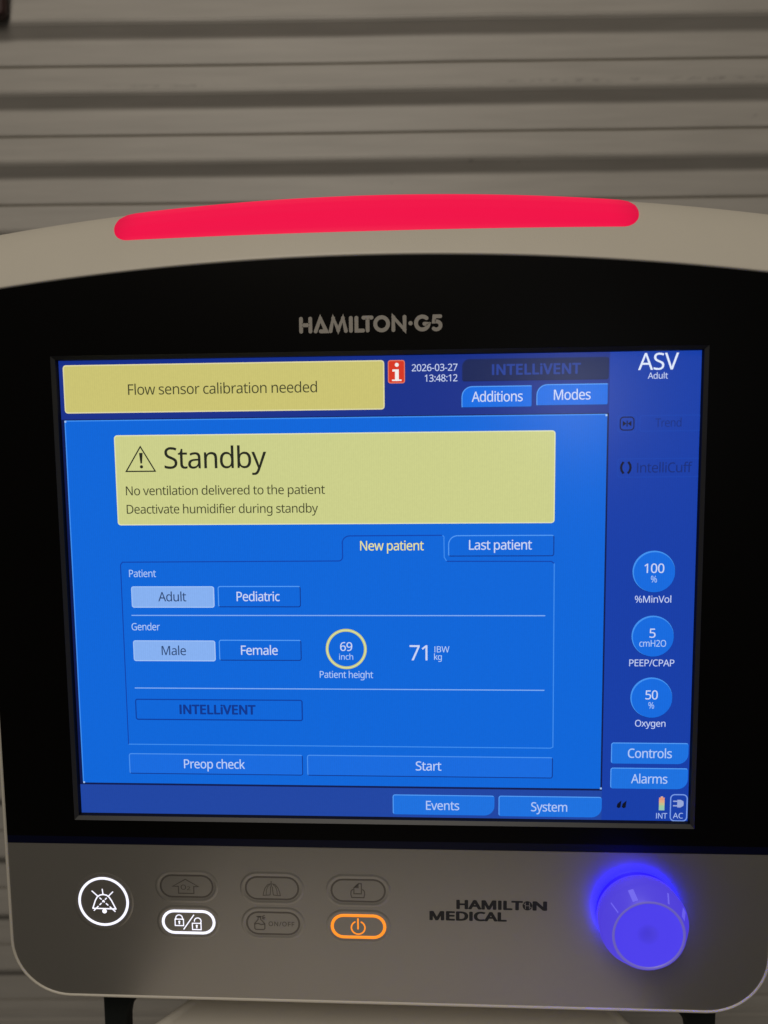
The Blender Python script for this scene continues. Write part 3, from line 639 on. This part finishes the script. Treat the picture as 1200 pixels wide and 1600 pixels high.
b = SB()
mR = px(196, 198, 120)
for r0, r1, mm, ly in ((8.7, 10.1, mR, 2), (9.2, 9.65, px(220, 224, 170), 3)):
    a, c = circle(-15.45, -27.7, r0), circle(-15.45, -27.7, r1)
    b.grid([[(x, v, ly * .06) for x, v in c], [(x, v, ly * .06) for x, v in a]], mm, close=True, smooth=False)
text(b, '69', -18.4, -12.5, -28.6, 4.3, TXT, 0.2, bold=5)
text(b, 'inch', -19.0, -12.1, -33.0, 2.9, px(176, 204, 248), 0.2)
text(b, 'Patient height', -28.7, -2.4, -42.2, 3.4, px(176, 204, 248), 0.2)
b.build('dial_readout', scr)
def dial(cx, cv, num, n0, n1, nb, unit, u0, u1, ub, cap, c0, c1, cb):
    b = SB()
    b.poly(circle(cx, cv, 10.1), DARKL, 2); b.poly(circle(cx - 0.05, cv + 0.15, 9.95), px(66, 146, 240), 3); b.poly(circle(cx + 0.25, cv - 0.25, 9.65), px(16, 106, 222), 4)
    text(b, num, n0, n1, nb, 4.4, TXT, 0.32, bold=5)
    text(b, unit, u0, u1, ub, 3.2, px(176, 204, 248), 0.32)
    text(b, cap, c0, c1, cb, 3.3, px(196, 210, 246), 0.12, bold=1)
    b.build('dial_readout', scr)
dial(131.75, 10.3, '100', 127.3, 136.5, 9.8, '%', 130.4, 133.2, 5.2, '%MinVol', 123.2, 140.2, -4.6)
dial(131.95, -21.0, '5', 130.4, 133.2, -21.6, 'cmH2O', 125.7, 138.3, -26.0, 'PEEP/CPAP', 121.2, 142.5, -35.7)
dial(132.05, -51.3, '50', 129.2, 135.0, -52.0, '%', 130.7, 133.4, -56.6, 'Oxygen', 124.6, 139.1, -65.7)
b = SB(); text(b, 'ASV', 122.3, 140.7, 104.9, 7.6, px(222, 232, 252), 0.12, bold=2); text(b, 'Adult', 126.8, 135.9, 100.8, 2.8, TXT, 0.12, bold=1); b.build('mode_readout', scr)
b = SB()
for dx in (0, 2.5): b.poly([(116.6 + dx, -106.6), (117.6 + dx, -107.2), (118.5 + dx, -106.7), (118.9 + dx, -103.2), (117.0 + dx, -104.9)], px(4, 8, 30), 2)
b.build('humidifier_icon', scr)
b = SB()
for i, c in enumerate(((150, 196, 176), (156, 200, 160), (196, 190, 140), (222, 168, 130), (222, 150, 124))):
    b.poly([(137.0, -108.0 + i * 1.3), (139.7, -108.0 + i * 1.3), (139.7, -106.7 + i * 1.3), (137.0, -106.7 + i * 1.3)], px(*c), 2)
b.poly([(137.8, -101.5), (138.9, -101.5), (138.9, -100.9), (137.8, -100.9)], px(216, 176, 150), 2)
text(b, 'INT', 135.8, 141.1, -112.2, 2.8, px(168, 192, 242), 0.14)
b.build('battery_icon', scr)
b = SB(); cc = px(120, 156, 230)
stroke(b, rrect(142.6, -113.3, 150.5, -99.9, 2.0), 0.55, cc, 0.14, closed=True)
g_ = px(150, 166, 214)
b.poly([(145.8, -106.4), (147.4, -106.4), (148.7, -105.6), (148.9, -104.4), (148.7, -103.2), (147.4, -102.5), (145.8, -102.5)], g_, 2)
for v in (-105.6, -103.3): b.poly([(143.8, v - .3), (145.8, v - .3), (145.8, v + .35), (143.8, v + .35)], g_, 2)
text(b, 'AC', 143.9, 148.7, -112.0, 2.8, px(168, 192, 242), 0.14)
b.build('mains_icon', scr)

# ---- lettering on the black front and on the grey panel
b = MB(); L0, L1 = 125.05, 130.95; sw = 1.8; ml = M['logo_light']
def zx(x): return -35.4 + (x - 82) * 0.0653
mid = (L0 + L1) / 2; hh = L1 - L0
def zs(pts, **k):
    P = [(zx(x), L0 + y * hh) for x, y in pts]
    stroke(b, P, sw, ml, 0.42, caps=True, **k)
    for p in P[1:-1]: b.face([(*q, 0.425) for q in circle(p[0], p[1], sw / 2, 14)], ml)
zs([(98, 0), (98, 1)]); zs([(165, 0), (165, 1)]); zs([(98, .5), (165, .5)])
zs([(203, 0), (238, 1), (280, 0), (240, 0)])
zs([(311, 0), (331, 1), (366, 0.06), (401, 1), (421, 0)])
zs([(458, 0), (458, 1)]); zs([(498, 1), (498, 0), (545, 0)]); zs([(549, 1), (607, 1)]); zs([(578, 1), (578, 0)])
stroke(b, circle(zx(679), mid, hh / 2 + 0.05, 40), sw, ml, 0.42, closed=True)
zs([(763, 0), (763, 1), (843, 0), (843, 1)])
b.face([(*q, 0.42) for q in circle(zx(886), mid, 1.0, 18)], ml)
def zarc(cx, rx, a0, a1, n): return [(zx(cx) + rx * math.cos(math.radians(a0 + (a1 - a0) * i / n)), mid + (hh / 2) * math.sin(math.radians(a0 + (a1 - a0) * i / n))) for i in range(n + 1)]
P = zarc(970, hh / 2, 48, 350, 26) + [(zx(985), mid - 0.35)]
stroke(b, P, sw, ml, 0.42, caps=True)
P5 = [(zx(1098), L1), (zx(1056), L1), (zx(1052), mid + .55)] + [(zx(1070) + 1.95 * math.cos(math.radians(a)), L0 + 1.75 + 1.85 * math.sin(math.radians(a))) for a in range(110, -140, -20)]
stroke(b, P5, sw * .95, ml, 0.42, caps=True)
b.build('lettering', mon)
b = MB(); md = M['logo_dark']
text(b, 'HAMILT', 38.6, 70.9, -161.0, 4.5, md, 0.36, bold=36, squeeze=0.0)
text(b, 'N', 76.7, 82.8, -161.0, 4.5, md, 0.36, bold=36)
text(b, 'MEDICAL', 25.1, 62.9, -167.2, 4.5, md, 0.36, bold=36, squeeze=0.0)
b.face([(x, v, 0.36) for x, v in circle(73.6, -158.75, 2.45, 36)], md)
for p in ([(72.6, -160.4), (72.6, -157.0)], [(74.6, -160.4), (74.6, -157.0)], [(72.6, -158.7), (74.6, -158.7)], [(71.6, -157.6), (72.6, -158.3)], [(75.6, -159.8), (74.6, -159.1)]):
    stroke(b, p, 0.32, M['grey'], 0.40)
b.build('lettering', mon)

# ---- membrane keys
def loft_key(cx, cv, hw, hh):
    """raised rim round the key and the key's face, following a pill (or circle) outline"""
    def pill(d):
        w, h = hw + d, hh + d
        return circle(cx, cv, w, 56) if abs(hw - hh) < 0.1 else rrect(cx - w, cv - h, cx + w, cv + h, h - 0.001)
    b = MB()
    b.grid([[(x, v, n) for x, v in pill(d)] for d, n in ((2.6, 0.27), (2.2, 0.38), (1.7, 0.50), (1.2, 0.50), (0.7, 0.40), (0.25, 0.34), (0.0, 0.33))], M['grey'], close=True)
    b.face([(x, v, 0.33) for x, v in pill(0.0)], M['grey'])
    return b, pill
def key(name, cx, cv, hw, hh, led, rw, symbol, label=None):
    b, pill = loft_key(cx, cv, hw, hh)
    k = b.build(name, mon, merge=True)
    if label: k['label'] = label
    r = MB(); m_ = led or M['engrave']; top = 0.62 if led else 0.37
    a, c, e, f_ = pill(0.0), pill(-0.25), pill(-rw + 0.25), pill(-rw)
    r.grid([[(x, v, 0.32) for x, v in a], [(x, v, top) for x, v in c], [(x, v, top) for x, v in e], [(x, v, 0.32) for x, v in f_]], m_, close=True)
    r.build('light_ring' if led else 'printed_ring', k)
    s = MB(); symbol(s, m_); s.build('symbol', k)
def zmap(x0, y0, cx, cv, k): return lambda pts: [(cx + (x - x0) * k, cv - (y - y0) * k) for x, y in pts]
N_ = 0.40
def bell(s, m):
    z = zmap(286, 313, -143.0, -161.1, 0.0735)
    stroke(s, z([(281, 222), (285, 262)]), .55, m, N_, caps=True)
    stroke(s, z([(208, 362), (228, 305), (242, 280), (262, 265), (286, 260), (310, 265), (328, 280), (344, 305), (371, 364)]), .62, m, N_)
    stroke(s, z([(204, 364), (376, 366)]), .62, m, N_)
    s.face([(x, v, N_) for x, v in circle(*z([(290, 384)])[0], 1.2, 20)], m)
    for p, q in (((205, 234), (368, 386)), ((357, 238), (214, 381))):
        for t0, t1 in ((0, .26), (.33, .42), (.46, .55), (.60, .70), (.76, 1.0)):
            stroke(s, z([(p[0] + (q[0] - p[0]) * t, p[1] + (q[1] - p[1]) * t) for t in (t0, t1)]), .55, m, N_ + .02)
key('alarm_silence_key', -143.0, -161.1, 13.3, 13.3, M['white_led'], 1.35, bell, 'round key with glowing white ring and crossed bell')
def o2(s, m):
    z = zmap(893, 205, -99.2, -151.9, 0.0715)
    stroke(s, z([(885, 152), (978, 206), (944, 206), (944, 258), (833, 258), (833, 206), (792, 206)]), .55, m, N_, closed=True)
    x0 = z([(850, 230), (925, 232)])
    text(s, 'O', x0[0][0], x0[0][0] + 2.7, x0[0][1], 2.6, m, N_, bold=6); text(s, '2', x0[0][0] + 3.2, x0[0][0] + 4.9, x0[0][1] - .2, 1.9, m, N_, bold=6)
key('oxygen_key', -99.2, -151.9, 14.0, 6.3, None, 1.05, o2)
def lock(s, m):
    z = zmap(899, 461, -98.9, -171.3, 0.0715)
    for (x0, y0, x1, y1), ac, a0, a1 in (((801, 440, 862, 489), (831, 432), 0, 180), ((926, 469, 989, 517), (966, 452), -35, 190)):
        stroke(s, z([(x0, y1), (x1, y1), (x1, y0), (x0, y0)]), .5, m, N_, closed=True)
        c = z([ac])[0]
        A = arc(c[0], c[1], 1.75, a0, a1, 12)
        if a0 == 0: A = [(A[0][0], A[0][1] - .6)] + A + [(A[-1][0], A[-1][1] - .6)]
        else: A = [(A[0][0], A[0][1] - .5)] + A
        stroke(s, A, .5, m, N_)
        mx, my = z([((x0 + x1) / 2, (y0 + y1) / 2)])[0]
        s.face([(x, v, N_) for x, v in circle(mx, my + .45, .5, 12)], m)
        s.face([(mx - .3, my - 1.0, N_), (mx + .3, my - 1.0, N_), (mx + .3, my + .3, N_), (mx - .3, my + .3, N_)], m)
    stroke(s, z([(938, 407), (863, 515)]), .55, m, N_, caps=True)
key('lock_key', -98.9, -171.3, 14.0, 6.6, M['white_led'], 1.45, lock, 'pill key with glowing white ring and two padlocks')
def lungs(s, m):
    z = zmap(299, 218, -55.2, -152.1, 0.0715)
    stroke(s, z([(294, 163), (294, 205)]), .5, m, N_)
    for e in (-1, 1):
        q = lambda pts: z([(296 + e * (x - 296), y) for x, y in pts])
        stroke(s, q([(292, 184), (270, 190), (250, 215), (238, 250), (234, 272), (262, 270), (284, 268), (288, 240), (290, 205)]), .42, m, N_)
        stroke(s, q([(285, 190), (268, 205), (258, 235), (256, 268)]), .36, m, N_)
key('manual_breath_key', -55.2, -152.1, 14.0, 6.4, None, 1.05, lungs)
def neb(s, m):
    z = zmap(305, 476, -55.1, -171.0, 0.0715)
    stroke(s, z([(172, 480), (190, 458), (198, 448), (198, 430), (216, 430), (216, 448), (226, 458), (245, 480), (245, 516), (236, 525), (180, 525), (172, 516)]), .55, m, N_, closed=True)
    stroke(s, z([(174, 484), (195, 478), (220, 488), (243, 482)]), .55, m, N_); stroke(s, z([(186, 426), (222, 426)]), .5, m, N_)
    for p in ([(226, 428), (246, 416)], [(228, 434), (250, 434)], [(226, 440), (244, 446)]): stroke(s, z(p), .55, m, N_)
    t = z([(273, 496), (458, 496)]); text(s, 'ON/OFF', t[0][0], t[1][0], t[0][1], 2.35, m, N_, bold=8)
key('nebulizer_key', -55.1, -171.0, 14.0, 6.4, None, 1.05, neb)
def prn(s, m):
    z = zmap(922, 233, -11.3, -152.5, 0.0715)
    stroke(s, z([(926, 180), (945, 180), (945, 256), (892, 256), (892, 212)]), .55, m, N_, closed=True)
    s.face([(*p, N_) for p in z([(926, 180), (926, 214), (892, 212)])][::-1], m)
    stroke(s, z([(886, 222), (872, 236), (870, 262), (876, 284), (962, 284), (968, 262), (966, 236), (952, 222)]), .55, m, N_)
key('print_screen_key', -11.3, -152.5, 14.1, 6.3, None, 1.05, prn)
def power(s, m):
    z = zmap(924, 491, -11.4, -171.7, 0.0715)
    c = z([(922, 500)])[0]
    stroke(s, arc(c[0], c[1], 3.45, 62, -242, 36), .72, m, N_, caps=True)
    stroke(s, z([(921, 434), (921, 508)]), .8, m, N_, caps=True)
key('power_key', -11.4, -171.7, 14.2, 6.6, M['orange_led'], 1.6, power, 'pill key with glowing orange ring and power symbol')

# ---- rotary knob with its blue light ring
KX, KV = 127.3, -159.6
def lathe(mb, prof, m, seg=72, cap=False):
    rows = [[(KX + r * math.cos(2 * math.pi * i / seg), KV + r * math.sin(2 * math.pi * i / seg), n) for i in range(seg)] for r, n in prof]
    mb.grid(rows, m, close=True)
    if cap: mb.face(rows[-1], m)
b = MB()
lathe(b, [(18.0, 3.4), (20.1, 3.4), (20.5, 3.8), (21.0, 8.5), (21.2, 11.0), (21.0, 12.4), (20.6, 13.1), (17.7, 18.4), (17.1, 18.9)], M['knob'])
knob = b.build('control_knob', mon, merge=True); knob['label'] = 'round translucent knob glowing blue'
b = MB(); lathe(b, [(17.1, 18.9), (16.6, 19.2), (16.1, 19.1), (15.8, 18.7)], M['knob_rim']); b.build('rim', knob, merge=True)
b = MB(); lathe(b, [(15.8, 18.7), (15.2, 18.5), (11.0, 18.2), (8.0, 18.1), (5.5, 18.0), (4.2, 17.9), (3.2, 17.8), (2.2, 17.5)], M['knob_face']); lathe(b, [(2.2, 17.5), (0.8, 17.4)], M['knob_face'], cap=True); cf = b.build('cap_face', knob, merge=True)
la = cf.data.attributes.new('led', 'FLOAT', 'POINT'); kc = W(KX, KV) - world_of(knob)
for k, vt in enumerate(cf.data.vertices):
    r = 1000 * math.hypot(vt.co.x - kc.x, vt.co.z - kc.z); t = max(0.0, 1 - r / 5.5)
    la.data[k].value = 0.98 - 0.2 * t * (2 - t)
nt = M['knob_face'].node_tree; at = nt.nodes.new('ShaderNodeAttribute'); at.attribute_name = 'led'
nt.links.new(at.outputs['Fac'], nt.nodes['Principled BSDF'].inputs['Emission Strength'])
b = MB(); lathe(b, [(19.6, 0.32), (19.8, 0.8), (19.6, 3.0), (17.0, 3.2)], M['blue_led']); b.build('light_ring', knob, merge=True)
for a, wd_ in ((111, 2.6), (60, 0.9), (28, 2.8), (143, 0.6)):  # lamp reflections on the chamfer, painted as thin glowing bars
    b = MB(); rows = []
    for r, n in ((20.4, 13.5), (17.8, 18.3)):
        da = math.degrees(wd_ / 2 / r)
        rows.append([(KX + (r + .12) * math.cos(math.radians(a + t)), KV + (r + .12) * math.sin(math.radians(a + t)), n) for t in (-da, 0, da)])
    b.grid(rows, M['knob_glint'], flip=False); b.build('chamfer_glint', knob)

# ---- red alarm lamp set into the crown
def alarm_lamp():
    mt = mat('red_lit_lens', (0.07, 0.008, 0.022), rough=0.5, spec=0.22, emit=(0.84, 0.0, 0.054), estr=1.0, bump=(900, 0.0002, 0.2))
    nt = mt.node_tree; bs = nt.nodes['Principled BSDF']; Lk = nt.links.new
    at = nt.nodes.new('ShaderNodeAttribute'); at.attribute_name = 'led'
    Lk(at.outputs['Fac'], bs.inputs['Emission Strength'])
    X0, X1 = -130.5, 127.5; xc = (X0 + X1) / 2; hw = (X1 - X0) / 2; rc = 10.0
    def v0(x): return 172.4 + 0.003 * x                      # straight lower edge
    def n_low(x):
        want = v0(x) - top_arc(x); lo, hi = 0.2, -40.0
        for _ in range(30):
            md_ = (lo + hi) / 2
            if prof_at(md_) < want: lo = md_
            else: hi = md_
        return lo
    nx, nt_ = 140, 22
    def n_at(rise):
        lo, hi = 0.2, -62.0
        for _ in range(30):
            md_ = (lo + hi) / 2
            if prof_at(md_) < rise: lo = md_
            else: hi = md_
        return lo
    rows_t = []
    for j in range(nt_ + 1):
        rt = []
        for i in range(nx + 1):
            u = -math.cos(math.pi * i / nx); x = xc + hw * u
            e = max(0.0, (abs(x - xc) - (hw - rc)) / rc); h = math.sqrt(max(0.0, 1 - e * e))
            low = v0(x) - top_arc(x); tip = 31.0
            q = j / nt_
            rise = tip - (tip - low) * h * (1 - 2 * q) if q < 0.5 else tip + (44.6 - tip) * h * (2 * q - 1)
            n = n_at(rise)
            lift = 0.5 if 0 < j < nt_ and 0 < i < nx else 0.0
            rt.append((x, top_arc(x) + rise + lift, n + lift * 0.5))
        rows_t.append(rt)
    b = MB(); b.grid(rows_t, mt, flip=False)
    o = b.build('alarm_lamp', mon, merge=True); o['label'] = 'long red lit alarm lamp'
    me = o.data; a_ = me.attributes.new('led', 'FLOAT', 'POINT')
    off = world_of(mon)
    for k, vtx in enumerate(me.vertices):
        x = (vtx.co.x + off.x) * 1000
        e = max(0.0, (abs(x - xc) - (hw - 16)) / 16)
        a_.data[k].value = 1.0 - 0.22 * e * e
alarm_lamp()

# ---- dark support arms that carry the monitor
def support(x0, x1, inner):
    b = MB(); n0, n1 = -47.0, -38.0
    s = 1 if inner > 0 else -1                    # side with the flared bracket
    prof = []
    for v, fl in ((-205, 14.0), (-243, 10.0), (-246, 8.0), (-249, 5.2), (-252, 2.9), (-256, 1.2), (-261, 0.2), (-268, 0.0), (-420, 0.0)):
        a, c = (x0, x1 + fl) if s > 0 else (x0 - fl, x1)
        prof.append([(x, v, n) for x, n in rrect(a, n0, c, n1, 3.0)])
    b.grid(prof, M['arm'], close=True, flip=True); b.face(prof[-1], M['arm'])
    b.build('support_arm', mon, merge=True)
support(-165.8, -151.0, 1); support(170.5, 186.0, -1)
